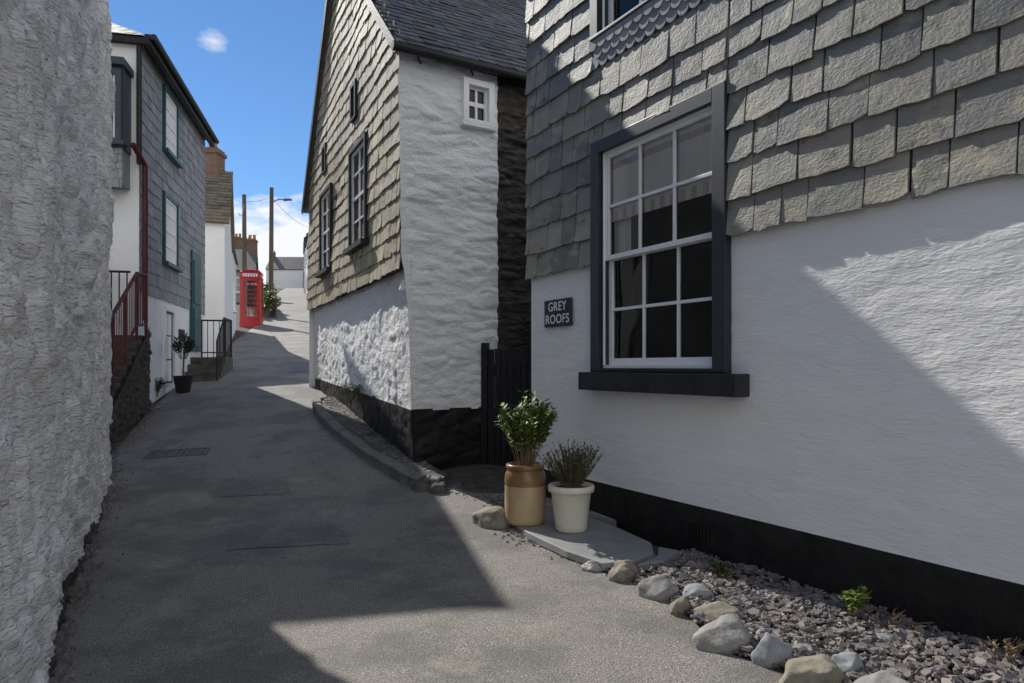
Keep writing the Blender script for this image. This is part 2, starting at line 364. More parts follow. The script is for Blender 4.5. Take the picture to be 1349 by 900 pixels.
def big_window(H,name,sill=True):
    s0,s1,z0,z1=H; fw=.10; wn=empty(name); wn.parent=RH
    mb=MB()
    mb.fb(A,s0-.02,s0+fw,z0,z1+.02,-.14,.072); mb.fb(A,s1-fw-.03,s1,z0,z1+.02,-.14,.072)
    mb.fb(A,s0+fw,s1-fw-.03,z1-fw,z1+.018,-.14,.070)
    mb.fb(A,s0+.03,s0+fw+.02,z0+.01,z1-.02,-.14,.03); mb.fb(A,s1-fw-.05,s1-.03,z0+.01,z1-.02,-.14,.03)
    mb.obj('outer_frame',[NAVY],wn,bevel=.006)
    mb=MB()
    if sill: mb.fb(A,s0-.11,s1+.17,z0-.17,z0-.002,-.14,.15)
    mb.fb(A,s0+.0,s1,z0,z0+.035,-.14,.09); mb.obj('sill',[SILL if sill else NAVY],wn,bevel=.01)
    a,b=s0+fw+.01,s1-fw-.03; c,d=z0+.036,z1-fw
    mb=MB(); mid=(c+d)/2+.02
    def sash(lo,hi,o,botw,topw):
        st=.055
        mb.fb(A,a+.005,a+.005+st,lo,hi,o-.02,o+.02); mb.fb(A,b-.005-st,b-.005,lo,hi,o-.02,o+.02)
        mb.fb(A,a+.005+st,b-.005-st,lo,lo+botw,o-.019,o+.019); mb.fb(A,a+.005+st,b-.005-st,hi-topw,hi,o-.019,o+.019)
        ia,ib=a+.005+st,b-.005-st
        for i in (1,2):
            x=ia+(ib-ia)*i/3; mb.fb(A,x-.014,x+.014,lo+botw,hi-topw,o-.016,o+.014)
        z=(lo+botw+hi-topw)/2; mb.fb(A,ia,ib,z-.014,z+.014,o-.015,o+.0155)
    sash(mid-.02,d,-.02,.045,.055); sash(c,mid+.02,-.065,.09,.045)
    mb.fb(A,a,b,c-.001,c+.03,-.045,.02)
    mb.fb(A,a-.012,a+.016,c+.03,d,.001,.024); mb.fb(A,b-.016,b+.012,c+.03,d,.001,.024); mb.fb(A,a+.016,b-.016,d-.016,d+.01,.002,.023)
    mb.obj('sashes',[WPAINT],wn,bevel=.003)
    mb=MB()
    for i in range(3):
        for lo,hi,o in ((mid,d-.03,-.023),(c+.03,mid,-.068)):
            for r in range(2):
                x0=a+.05+(b-a-.1)*i/3; x1=a+.05+(b-a-.1)*(i+1)/3; y0=lo+(hi-lo)*r/2; y1=lo+(hi-lo)*(r+1)/2
                t1,t2=U(-.004,.004),U(-.004,.004)
                mb.poly([A.P(x0,y0,o+t1),A.P(x1,y0,o-t1),A.P(x1,y1,o+t2),A.P(x0,y1,o-t2)])
    mb.obj('glass',[GLASS],wn,recalc=False)
    mb=MB()
    mb.poly([A.P(s0,z0-.2,-1.6),A.P(s1,z0-.2,-1.6),A.P(s1,z1+.2,-1.6),A.P(s0,z1+.2,-1.6)])
    for q in ((s0,s0),(s1,s1)): mb.poly([A.P(q[0],z0-.2,-.141),A.P(q[0],z0-.2,-1.6),A.P(q[0],z1+.2,-1.6),A.P(q[0],z1+.2,-.141)])
    for z in (z0-.2,z1+.2): mb.poly([A.P(s0,z,-.141),A.P(s1,z,-.141),A.P(s1,z,-1.6),A.P(s0,z,-1.6)])
    mb.obj('room',[DARKIN],wn,recalc=False)
    mb=MB(); k=22; zt=d+.02; zb=mid+.34
    for i in range(k):
        x0=a+.02+(b-a-.04)*i/k; x1=a+.02+(b-a-.04)*(i+1)/k
        o0=-.046-.004*(i%2); o1=-.046-.004*((i+1)%2)
        for (p0,p1,mm) in ((zb,zb+.10,1 if i%2 else 0),(zb+.10,zt-.18,0),(zt-.18,zt-.12,1),(zt-.12,zt,0)):
            mb.poly([A.P(x0,p0,o0),A.P(x1,p0,o1),A.P(x1,p1,o1),A.P(x0,p1,o0)],mm)
    for i in range(5):
        x0=a-.01+.05*i; x1=x0+.05; o0=-.10-.02*(i%2); o1=-.10-.02*((i+1)%2)
        mb.poly([A.P(x0,mid+.0,o0),A.P(x1,mid+.0,o1),A.P(x1,zt,o1),A.P(x0,zt,o0)],0)
    mb.obj('blind',[CURTAIN,STRIPE],wn,recalc=False)
big_window(HW,'sash_window'); big_window(UW,'sash_window_upper',False)
mb=MB(); 
for i in range(7): mb.fb(A,2.42+i*.035,2.44+i*.035,.10,.26,.008,.022)
mb.fb(A,2.39,2.68,.26,.29,.008,.028); mb.fb(A,2.39,2.68,.07,.10,.008,.028); mb.obj('air_vent',[BLACK],RH)
sg=empty('name_sign')
mb=MB(); mb.fb(A,.33,.82,1.915,2.195,.014,.04); mb.obj('plaque',[SIGN],sg,bevel=.004)
def text(body,size,s,z,o,par):
    cu=bpy.data.curves.new(body.lower(),'FONT'); cu.body=body; cu.size=size; cu.align_x='CENTER'; cu.align_y='CENTER'; cu.extrude=.001; cu.offset=.0012; cu.space_character=1.08
    cu.materials.append(WPAINT); ob=bpy.data.objects.new('lettering_'+body.lower(),cu); COL.objects.link(ob)
    M=Matrix((A.a,A.b,A.n)).transposed().to_4x4(); M.translation=A.P(s,z,o); ob.matrix_world=M; ob.parent=par
text('GREY',.132,.575,2.118,.0415,sg); text('ROOFS',.132,.575,1.988,.0415,sg)
# ------------------------------------------------------------------ HOUSE 2 (gable)
H2=empty('gabled_cottage')
GU=F((-1.23,8.2,0),(-.434,.9009,0),n=(-.9009,-.434,0))
GB=F((-1.16,8.2,0),(-.434,.9009,0),n=(-.9009,-.434,0))
FR=F((-1.16,8.2,0),(.85,.527,0))
LEAN=.034
def rough(s,z,k):
    return .026*stone_rel(s,z,.42,.15,k)+.034*nz(s*1.6,z*2.2,k+3)+.020*nz(s*4+z,z*10,k+7)+.009*nz(s*9,z*22,k+2)
def cshift(z): return LEAN*min(z,2.3)+.07*sstep(2.2,2.9,z)+.016*max(0,z-2.7)
def d_front(s,z):
    t=max(0,1-s/1.0); f=min(1,(s+.02)/.12)
    return -cshift(z)*t+.018*nz(0,z*4,3)*t,0,rough(s,z,1)*f-(.02*sstep(2.2,2.9,z))*t
WSM=(.70,1.04,4.58,5.08)
relief('whitewashed_front_wall',FR,-.02,1.14,-.2,5.4,.02,.018,d_front,[W_ROUGH,BLACK],H2,holes=[WSM],mfn=lambda s,z:1 if z<.98+.015*nz(s*4,1) else 0)
def d_gab(s,z):
    f=min(1,(s+.02)/.12)
    o=LEAN*min(z,1.6)+(.020*stone_rel(s,z,.34,.2,5)+.018*nz(s*1.2,z*1.4,9)+.012*nz(s*5,z*8,2)+.006*nz(s*14,z*18,2))*f
    return 0,.044*s*max(0,1-abs(z-1)/2.5),o
relief('whitewashed_gable_base',GB,-.02,6.6,-.2,2.8,.03,.025,d_gab,[W_ROUGH,BLACK],H2,mfn=lambda s,z:1 if z<.98+.02*nz(s*3,4) else 0)
def d_rub(s,z): return 0,0,-.05+.06*stone_rel(s,z,.3,.07,8)
relief('rubble_wall',FR,1.11,3.2,-.2,5.45,.03,.02,d_rub,[RUBBLE],H2)
AP=(3.44,8.5); FE=(6.62,4.85); NE=(-.02,5.38)
gh=[(1.55,2.6,3.28,4.78),(4.06,5.1,3.22,4.68),(2.15,2.5,5.2,5.75),(4.5,4.85,5.0,5.5)]
mb=MB()
mb.poly([GU.P(0,2.69,.1),GU.P(6.6,2.69,.1),GU.P(FE[0],FE[1],.1),GU.P(AP[0],AP[1],.1),GU.P(NE[0],NE[1],.1)],1)
mb.poly([GU.P(0,2.69,.1),GU.P(6.6,2.69,.1),GU.P(6.6,2.69,-.3),GU.P(0,2.69,-.3)],1)
b1=GU.P(6.6,-.3,.1); mb.poly([b1,b1+Vector((.87,.49,0))*6,b1+Vector((.87*6,.49*6,5.2)),b1+Vector((0,0,5.2))],0)
b2=FR.P(6.8,-.3,0); mb.poly([FR.P(3.2,-.3,-.02),b2,b2+Vector((0,0,5.7)),FR.P(3.2,5.4,-.02)],1)
b3=b1+Vector((.87,.49,0))*6; mb.poly([b2,b3,b3+Vector((0,0,5.2)),b2+Vector((0,0,5.7))],0)
mb.obj('wall_body',[W_FAR,RUBBLE],H2,recalc=False)
mb=MB()
def clipg(h):
    a=-.03 if h<NE[1] else -.03+(h-NE[1])/(AP[1]-NE[1])*(AP[0]-NE[0])
    b=6.6 if h<FE[1] else 6.6-(h-FE[1])/(AP[1]-FE[1])*(6.6-AP[0])
    return a,b
slates(mb,GU,0,6.6,2.66,8.4,.30,.225,thick=.014,lift=.022,base=.115,holes=gh,clip=clipg,jag=.009,gap=.008,warp=.04)
mb.obj('hung_slates',[SLATE_WARM],H2,recalc=False)
for i,h in enumerate(gh):
    window(GU,h[0],h[1],h[2],h[3],2 if i<2 else 1,4 if i<2 else 2,H2,fm=SILL,bm_=WPAINT if i<2 else SILL,off=.13,fw=.06,recess=.04,proud=.04,sill=(i<2))
window(FR,WSM[0]-.08,WSM[1]+.02,WSM[2]-.02,WSM[3]+.02,2,2,H2,fm=WPAINT,off=.03,fw=.075,recess=.1,proud=.04,sash=.03,bw=.03,sill=False)
mb=MB(); mb.fb(FR,.60,1.09,4.50,4.558,-.05,.08); mb.obj('small_window_sill',[W_ROUGH],H2,bevel=.01)
mb=MB(); mb.box8([GB.P(.05,2.4,.05),GB.P(.16,2.4,.05),GB.P(.16,2.4,.17),GB.P(.05,2.4,.17),GB.P(.05,2.55,.05),GB.P(.16,2.55,.05),GB.P(.16,2.55,.14),GB.P(.05,2.55,.14)]); mb.obj('stone_corbel',[W_ROUGH],H2,bevel=.03)
rd=Vector((.87,.49,0)).normalized()
E0=GU.P(-.16,5.30,.22); APX=GU.P(AP[0],AP[1]+.06,.22); E1=GU.P(FE[0]+.15,FE[1]-.12,.22)
up=(APX-E0); Ln=up.length; RN=F(E0,rd,n=rd.cross(up.normalized()),b=up)
if RN.n.z<0: RN.n=-RN.n
mb=MB()
mb.fb(RN,.01,7,0,Ln,-.07,-.005,1)
slates(mb,RN,0,7,-.03,Ln,.24,.17,thick=.012,lift=.02,base=0,gap=.005)
up2=(APX-E1); RF=F(E1,rd,n=rd.cross(up2.normalized()),b=up2)
if RF.n.z<0: RF.n=-RF.n
mb.fb(RF,.0,7,0,up2.length,-.07,.01,0)
mb.tube(APX+Vector((0,0,.02)),APX+rd*7+Vector((0,0,.02)),.08,0)
mb.fb(RN,-.015,.01,-.02,Ln,-.11,.005,1)
mb.fb(RF,-.015,.0,-.02,up2.length,-.11,.012,1)
mb.obj('slate_roof',[ROOF,SILL],H2,recalc=False)
mb=MB(); g0=E0+RN.n*-.03-Vector((0,0,.06))+Vector((.02,-.06,0))
mb.tube(g0-rd*.04,g0+rd*4,.055,0,12)
for i in range(5): p=g0+rd*(.25+i*.7); mb.tube(p,p+Vector((0.03,.2,-.06)),.012)
mb.fb(FR,-.18,3.2,5.22,5.36,.03,.08)
mb.obj('gutter',[IRON],H2,smooth=False)
pv=empty('raised_cobbled_margin')
outer=[(-.80,7.42),(-1.02,7.45),(-1.28,7.72),(-1.6,8.2),(-1.95,8.75),(-2.32,9.4),(-2.7,10.1),(-3.05,10.8),(-3.35,11.5),(-3.55,12.1),(-3.5,12.45)]
inner=[(-.72,7.7),(-.85,7.9),(-1.0,8.15),(-1.15,8.5),(-1.4,9.0),(-1.7,9.6),(-2.05,10.3),(-2.4,11.0),(-2.75,11.7),(-3.0,12.2),(-3.1,12.5)]
mb=MB()
for i in range(len(outer)-1):
    for k in range(4):
        def pt(j,t):
            o,n_=outer[j],inner[j]; x=o[0]+(n_[0]-o[0])*t; y=o[1]+(n_[1]-o[1])*t
            return (x,y,G(y)+.11+.015*nz(x*6,y*6))
        mb.poly([pt(i,k/4),pt(i+1,k/4),pt(i+1,(k+1)/4),pt(i,(k+1)/4)])
mb.poly([(outer[0][0],outer[0][1],.0),(inner[0][0],inner[0][1],.0),(inner[2][0],inner[2][1],.0),(inner[2][0],inner[2][1],G(8.15)+.11),(inner[0][0],inner[0][1],G(7.7)+.11),(outer[0][0],outer[0][1],G(7.42)+.11)])
mb.obj('mortar_bed',[KERB],pv,recalc=False)
mb=MB()
for i in range(len(outer)-1):
    A0,B0=Vector(outer[i]),Vector(outer[i+1])
    for h_ in (0,1):
        a=A0.lerp(B0,h_*.5); b=A0.lerp(B0,h_*.5+.5); d=(b-a)
        nn=Vector((-d.y,d.x)).normalized()
        if nn.dot(Vector(inner[i])-A0)<0: nn=-nn
        a2=a+d*.012; b2=b-d*.008; w=.16+U(-.012,.015)
        zt=.14+U(-.008,.010)
        P=[a2,b2,b2+nn*w,a2+nn*w]
        mb.box8([(p.x,p.y,G(p.y)-.05) for p in P]+[(p.x+nn.x*.02*(q<2),p.y+nn.y*.02*(q<2),G(p.y)+zt) for q,p in enumerate(P)])
mb.obj('kerb_stones',[KERBG],pv,bevel=.02)
bm=bmesh.new()
for i in range(520):
    j=random.randrange(1,len(outer)-1); f=U(0,1); t=U(.35,.98)
    o=[outer[j][q]*(1-f)+outer[j+1][q]*f for q in(0,1)]
    n_=[inner[j][q]*(1-f)+inner[j+1][q]*f for q in(0,1)]
    x=o[0]+(n_[0]-o[0])*t; y=o[1]+(n_[1]-o[1])*t
    M=Matrix.Translation((x,y,G(y)+.105))@Matrix.Rotation(U(0,6),4,'Z')@Matrix.Diagonal((U(.025,.045),U(.02,.03),.018,1))
    bmesh.ops.create_icosphere(bm,subdivisions=1,radius=1,matrix=M)
me=bpy.data.meshes.new('cobbles'); bm.to_mesh(me); bm.free(); me.materials.append(KERBG); o=bpy.data.objects.new('cobbles',me); COL.objects.link(o); o.parent=pv
gt=empty('black_gate'); ga=Vector((-.30,8.66,0)); gb=Vector((.36,8.42,0)); GF=F(ga,gb-ga)
mb=MB(); L_=(gb-ga).length; k=8
for i in range(k): mb.fb(GF,L_*i/k+.006,L_*(i+1)/k-.006,.22,1.72+U(-.004,.004),0,.025)
mb.fb(GF,0,L_,.5,.62,-.03,-.001); mb.fb(GF,0,L_,1.4,1.52,-.03,-.001)
mb.fb(GF,-.08,-.002,.05,1.8,-.05,.05)
mb.obj('boards',[GATEM],gt,bevel=.003)
# ------------------------------------------------------------------ rocks
def rock(x,y,z,sx,sy,sz,mat,rot=0,seed=0,name='rock',sub=4,flat=.75):
    bm=bmesh.new(); bmesh.ops.create_icosphere(bm,subdivisions=sub,radius=1)
    random.seed(seed*17+3)
    planes=[(Vector((U(-1,1),U(-1,1),U(-.2,1))).normalized(),U(.62,.85)) for _ in range(9)]
    for v in bm.verts:
        c=v.co.copy()
        for pn,pd in planes:
            q=c.dot(pn)
            if q>pd: c-=pn*(q-pd)*.85
        d=1+.20*nz(c.x*1.1+seed*3.7,c.y*1.1,c.z*1.1)+.09*nz(c.x*2.7,c.y*2.7+seed,c.z*2.7)+.04*nz(c.x*7,c.y*7+seed,c.z*7)
        c*=d*1.12
        v.co=Vector((c.x*sx,c.y*sy,c.z*sz))
    bmesh.ops.rotate(bm,verts=bm.verts,cent=(0,0,0),matrix=Matrix.Rotation(rot,3,'Z')@Matrix.Rotation(.2*math.sin(seed*5),3,'X'))
    for f in bm.faces: f.smooth=True
    me=bpy.data.meshes.new(name); bm.to_mesh(me); bm.free(); me.materials.append(mat)
    o=bpy.data.objects.new(name,me); COL.objects.link(o); o.location=(x,y,z); return o
rock(-.19,6.3,.09,.20,.13,.13,STONE_Y,-.6,1)
rock(-.98,7.5,.17,.14,.12,.13,KERB,.3,2); rock(-.80,7.42,.15,.12,.11,.11,KERB,.9,3); rock(-.62,7.6,.13,.12,.10,.09,KERB,.9,13)
for i,(x,y,w,h,m_,r) in enumerate([(.785,4.80,.105,.085,STONE_Y,.2),(.95,4.42,.12,.085,STONE,-.4),(1.17,4.36,.10,.06,STONE_B,.1),(1.02,4.12,.075,.06,STONE_Y,.4),
  (1.19,4.03,.13,.055,STONE_Y,.1),(1.13,3.62,.155,.10,STONE,-.3),(1.30,3.42,.085,.10,STONE_B,.2),(1.42,3.22,.16,.08,STONE_Y,.1),(1.63,3.30,.08,.07,STONE_B,.4),
  (2.0,3.68,.085,.035,STONE_B,.3),(.60,5.0,.09,.04,SLAB,.5),(1.62,3.0,.15,.09,STONE,0),(1.75,2.7,.15,.09,STONE_B,.5),(1.95,2.35,.16,.1,STONE_Y,.5),(1.5,3.5,.06,.04,STONE,.5),(1.37,3.75,.05,.03,STONE_B,.2),(1.3,4.2,.05,.03,STONE,.6)]):
    rock(x,y,h*.55+.01,w,w*(.68+.03*(i%5)),h,m_,r+.37*math.sin(i*3),i+5)
random.seed(5)
# ------------------------------------------------------------------ gravel bed
mb=MB()
bed=[(.55,5.1),(.95,4.55),(1.05,4.0),(1.15,3.5),(1.45,3.15),(1.75,2.6),(2.3,1.8),(3.6,1.7),(2.75,3.15),(1.95,4.55),(1.45,5.4),(1.1,5.3)]
mb.poly([(x,y,.02) for x,y in bed]); mb.obj('gravel_bed_soil',[EARTH],recalc=False)
mb=MB()
def inpoly(x,y,P):
    c=False; j=len(P)-1
    for i in range(len(P)):
        if (P[i][1]>y)!=(P[j][1]>y) and x<(P[j][0]-P[i][0])*(y-P[i][1])/(P[j][1]-P[i][1])+P[i][0]: c=not c
        j=i
    return c
cnt=0
while cnt<6500:
    x=U(.5,3.2); y=U(2.1,5.45)
    if not inpoly(x,y,bed): continue
    cnt+=1
    q=U(0,1)**3; a=.012+.036*q; b=a*U(.5,.9); c=U(.003,.009)
    R_=Matrix.Rotation(U(0,6.3),3,'Z')@Matrix.Rotation(U(-.5,.5),3,'X')@Matrix.Rotation(U(-.5,.5),3,'Y')
    ctr=Vector((x,y,.028+U(0,.03)+.02*nz(x*3,y*3)))
    k=5; ps=[]
    for t in range(k): an=6.283*t/k+U(-.4,.4); ps.append(Vector((a*math.cos(an),b*math.sin(an),0)))
    i=len(mb.v)
    for p in ps: mb.v.append(tuple(ctr+R_@(p+Vector((0,0,-c)))))
    for p in ps: mb.v.append(tuple(ctr+R_@(p*.9+Vector((0,0,c)))))
    mb.f.append(tuple(range(i+k,i+2*k))); mb.m.append(0)
    for t in range(k): t2=(t+1)%k; mb.f.append((i+t,i+t2,i+k+t2,i+k+t)); mb.m.append(0)
mb.obj('slate_gravel',[CHIP],recalc=False)
mb=MB()
def grit(x,y,a):
    mb.box8([(x-a,y-a,G(y)+.01),(x+a,y-a*.6,G(y)+.01),(x+a*.8,y+a,G(y)+.01),(x-a,y+a*.8,G(y)+.01),(x-a*.6,y-a*.6,G(y)+.018+a*.7),(x+a*.6,y-a*.5,G(y)+.018+a*.6),(x+a*.6,y+a*.6,G(y)+.018+a*.7),(x-a*.6,y+a*.6,G(y)+.018+a*.5)])
for c in range(1100):
    y=U(2.6,7.6); x=interp(RE,y)+random.gauss(-.02,.10); grit(x,y,U(.004,.013))
for c in range(900):
    y=U(2.6,12); x=interp(LE,y)+abs(random.gauss(.03,.08)); grit(x,y,U(.004,.012))
mb.obj('road_edge_grit',[CHIP],recalc=False)
mb=MB()
def slabpoly(P,z0,z1):
    i=len(mb.v); n=len(P); mb.v+=[(x,y,z0) for x,y in P]+[(x,y,z1) for x,y in P]
    mb.f.append(tuple(range(i+n,i+2*n))); mb.m.append(0)
    for t in range(n): t2=(t+1)%n; mb.f.append((i+t,i+t2,i+n+t2,i+n+t)); mb.m.append(0)
slabpoly([(-.08,6.42),(.14,5.82),(.42,5.25),(.66,4.92),(.88,4.98),(1.08,5.2),(1.12,5.5),(.9,6.1),(.55,6.75),(.2,6.9)],.03,.085)
slabpoly([(.9,4.93),(1.12,5.02),(1.3,5.3),(1.16,5.42),(1.1,5.16)],.03,.075)
slabpoly([(-.35,7.0),(.1,6.95),(.5,6.85),(.95,6.2),(.4,7.4),(.35,7.8),(-.5,7.75),(-.6,7.55)],.03,.11)
mb.obj('flagstone_slab',[SLAB],bevel=.008)
mb=MB(); slabpoly([(-.95,7.8),(.4,7.82),(.5,8.75),(-.3,8.8),(-1.2,8.25)],-.1,.15); mb.obj('gate_threshold',[KERB],bevel=.01)
mb=MB()
for i in range(34):
    t=i/33; x=-.12+.85*t+U(-.03,.03); y=6.4-1.5*t+U(-.04,.04); a=U(.02,.05)
    mb.box8([(x-a,y-a,.0),(x+a,y-a,.0),(x+a,y+a,.0),(x-a,y+a,.0)]+[(x+sx*a*.8,y+sy*a*.7,U(.03,.05)) for sx,sy in((-1,-1),(1,-1),(1,1),(-1,1))])
mb.obj('packing_stones',[CHIP],bevel=.006)
# ------------------------------------------------------------------ pots and plants
def leaf(mb,p,d,L,w,up=Vector((0,0,1)),m=0):
    d=d.normalized(); sd=d.cross(up); sd=sd.normalized() if sd.length>.01 else Vector((1,0,0))
    nn=sd.cross(d)
    mb.poly([p,p+d*L*.35+sd*w-nn*w*.3,p+d*L*.75+sd*w*.7-nn*w*.3,p+d*L,p+d*L*.75-sd*w*.7-nn*w*.3,p+d*L*.35-sd*w-nn*w*.3],m)
def shrub(name,c,H,Rr,stems,lpn,L,w,lm,tm=TWIG,wide=1.,par=None,droop=0.):
    mb=MB()
    for s in range(stems):
        an=U(0,6.28); r=Rr*math.sqrt(U(0,1)); h=H*U(.6,1.)*(1-.25*(r/Rr)**2)
        p=Vector((c[0]+r*.25*math.cos(an),c[1]+r*.25*math.sin(an),c[2]))
        q=Vector((c[0]+r*math.cos(an),c[1]+r*math.sin(an),c[2]+h)); mid=(p+q)/2+Vector((U(-.03,.03),U(-.03,.03),h*.12))
        for a,b in ((p,mid),(mid,q)): mb.tube(a,b,.004*max(1,H),1,5,.003)
        for k in range(lpn):
            t=U(.25,1.03)**.8; b=(p.lerp(mid,t*2) if t<.5 else mid.lerp(q,(t-.5)*2)); ph=U(0,6.28)
            d=Vector((math.cos(ph),math.sin(ph),U(-.1,1.1)-droop))
            leaf(mb,b,d,L*U(.6,1.2),w*U(.7,1.2))
    return mb.obj(name,[lm,tm],par,recalc=False)
pl=empty('stoneware_jar_planter'); c=(.12,6.2,.087)
prof=[(0,0),(.165,0),(.178,.02),(.185,.06),(.188,.24),(.186,.345),(.188,.36),(.188,.40),(.18,.45),(.165,.475),(.158,.485),(.172,.49),(.176,.51),(.172,.53),(.15,.535),(.145,.50),(0,.50)]
mb=MB(); mb.lathe(c,prof,0,40,lambda j:0 if j<5 else (2 if j>14 else 1)); mb.obj('jar',[BUFF,BROWNG,EARTH],pl,smooth=True)
shrub('foliage',(c[0],c[1],c[2]+.5),.70,.28,46,30,.075,.019,LEAF,par=pl)
pl=empty('cream_pot_planter'); c=(.51,5.9,.087)
prof=[(0,0),(.125,0),(.135,.015),(.14,.06),(.172,.33),(.178,.335),(.196,.34),(.2,.36),(.2,.385),(.192,.395),(.175,.395),(.17,.36),(0,.36)]
mb=MB(); mb.lathe(c,prof,0,40,lambda j:1 if j>10 else 0); mb.obj('pot',[CREAM,EARTH],pl,smooth=True)
mb=MB()
for s in range(130):
    an=U(0,6.28); r=U(0,1)**.6; p=Vector((c[0]+.06*r*math.cos(an),c[1]+.06*r*math.sin(an),c[2]+.36))
    d=Vector((math.cos(an)*r*.75,math.sin(an)*r*.75,U(.8,1.2))).normalized(); Ls=U(.2,.42)
    mb.tube(p,p+d*Ls,.003,1,4,.002)
    for k in range(28):
        t=U(.2,1); b=p+d*Ls*t; ph=U(0,6.28); dd=(d*.9+Vector((math.cos(ph),math.sin(ph),.2))*.6)
        leaf(mb,b,dd,U(.02,.038),.0042)
mb.obj('rosemary_foliage',[LEAFD,TWIG],pl,recalc=False)
shrub('weed',(2.0,4.0,.03),.2,.09,14,16,.035,.012,LEAFY)
shrub('weed',(1.45,4.75,.03),.12,.1,12,12,.035,.01,LEAFD)
shrub('weed',(2.45,3.4,.03),.14,.12,12,8,.03,.006,TWIG)
shrub('weed',(2.15,3.85,.02),.1,.2,14,4,.03,.004,TWIG)
shrub('weed',(-2.45,10.4,G(10.3)+.45),.32,.17,22,20,.07,.008,LEAFY,droop=.3)
# ------------------------------------------------------------------ NEAR LEFT HOUSE
NL=empty('whitewashed_house')
LW=F((-4.86,8.25,0),(.4623,-.8867,0),n=(.8867,.4623,0))
def d_left(s,z):
    c_,s_=math.cos(1.0),math.sin(1.0); u=s*c_+z*s_; v=-s*s_+z*c_
    wv=nz(s*1.1,z*1.1)*.9
    r=1-abs(nz(u*1.2+wv,v*4+wv,2))*1.6; r2=1-abs(nz(u*2.2,v*11+wv*2,7))*1.6; r3=nz(u*5,v*30+wv*4,4); r4=nz(u*9,v*60+wv*6,6)
    f=min(1,s/.15)
    return .03*nz(0,z*1.5,1)*(1-f)+.012*z*(1-f),0,-.004*z+(.07*nz(s*.8,z*.8,5)+.055*r+.038*r2+.012*r3+.003*r4+.045*stone_rel(s,z,.5,.28,3))*f-.07
relief('whitewashed_wall',LW,0,9.5,-.3,6.4,.024,.016,d_left,[W_NEAR,KERB],NL,mfn=lambda s,z:1 if z<.12+.09*nz(s*2,0,3)+.04*nz(s*9,1,3) else 0)
mb=MB(); D=5
mb.poly([LW.P(0,-.3,0),LW.P(0,-.3,-D),LW.P(0,6.4,-D),LW.P(0,6.4,-.03)]); mb.poly([LW.P(9.5,-.3,0),LW.P(9.5,-.3,-D),LW.P(9.5,6.4,-D),LW.P(9.5,6.4,-.03)])
mb.poly([LW.P(0,-.3,-D),LW.P(9.5,-.3,-D),LW.P(9.5,6.4,-D),LW.P(0,6.4,-D)])
r1,r2=LW.P(2.5,7.6,-D/2),LW.P(7,7.6,-D/2); q=[LW.P(-.1,6.35,.12),LW.P(9.6,6.35,.12),LW.P(9.6,6.35,-D-.1),LW.P(-.1,6.35,-D-.1)]
mb.poly([q[0],q[1],r2,r1],1);mb.poly([q[2],q[3],r1,r2],1);mb.poly([q[0],q[3],r1],1);mb.poly([q[1],q[2],r2],1)
mb.obj('body_and_roof',[W_FAR,ROOF],NL,recalc=False)
# ------------------------------------------------------------------ LEFT SLATE HOUSE
SH=empty('slate_fronted_house')
LS=F((-6.47,11.85,0),(-.227,.974,0),n=(.974,.227,0)); LN=5.35; D=7.; EZ=7.2
mb=MB()
def wallq(F_,s0,s1,z0,z1,o=0,m=0): mb.poly([F_.P(s0,z0,o),F_.P(s1,z0,o),F_.P(s1,z1,o),F_.P(s0,z1,o)],m)
wallq(LS,0,LN,0,EZ)
mb.poly([LS.P(0,0,0),LS.P(0,0,-D),LS.P(0,EZ,-D),LS.P(0,EZ,0)]); mb.poly([LS.P(LN,0,0),LS.P(LN,0,-D),LS.P(LN,EZ,-D),LS.P(LN,EZ,0)]); wallq(LS,0,LN,0,EZ,-D)
EN=-.12
q=[LS.P(EN,EZ,.20),LS.P(LN+.15,EZ,.20),LS.P(LN+.15,EZ,-D-.2),LS.P(EN,EZ,-D-.2)]; a,b=LS.P(2.6,EZ+2.0,-D/2),LS.P(LN-2,EZ+2.0,-D/2)
mb.poly([q[0],q[1],b,a],1);mb.poly([q[2],q[3],a,b],1);mb.poly([q[0],q[3],a],1);mb.poly([q[1],q[2],b],1); mb.poly(q,2)
mb.obj('walls_and_roof',[W_FAR,ROOF,SILL],SH,recalc=False)
hs=[(1.39,2.56,5.75,7.0),(1.39,2.56,3.55,4.92),(3.75,4.65,1.85,4.15)]
mb=MB(); slates(mb,LS,0.0,LN,2.8,EZ-.02,.30,.21,thick=.01,lift=.016,base=.01,holes=hs,jag=.004,gap=.005); mb.obj('hung_slates',[SLATE_GREY],SH,recalc=False)
for h in hs[:2]: window(LS,h[0]+.08,h[1],h[2],h[3],2,4,SH,fm=TEAL,off=.03,fw=.07,recess=.05,proud=.03,sash=.06,bw=.035)
mb=MB(); h=hs[2]; mb.fb(LS,h[0],h[1],h[2],h[3],.0,.07,0); mb.fb(LS,h[0]+.1,h[1]-.1,h[2]+.1,h[2]+1.0,.07,.09,0); mb.fb(LS,h[0]+.1,h[1]-.1,h[2]+1.1,h[3]-.2,.07,.09,0); mb.obj('teal_door',[TEAL],SH,bevel=.01)
window(LS,1.5,2.3,1.12,2.68,2,3,SH,fm=WPAINT,bm_=TEAL,off=.02,sill=False,name='glazed_door')
mb=MB(); mb.fb(LS,2.75,3.2,2.05,2.3,.005,.03); mb.obj('house_plaque',[SIGN],SH)
mb=MB(); mb.fb(LS,EN,LN+.15,EZ-.16,EZ+.03,.12,.22); mb.tube(LS.P(EN-.02,EZ-.02,.27),LS.P(LN+.15,EZ-.02,.27),.055)
e1=LS.P(EN+.02,EZ-.1,.2); e2=LS.P(EN+.02,EZ-.1,-3); mb.tube(e1,e2,.07)
mb.tube(LS.P(-.06,EZ-.1,.02),LS.P(-.06,5.0,.02),.045); mb.obj('gutter_and_pipe',[IRON],SH)
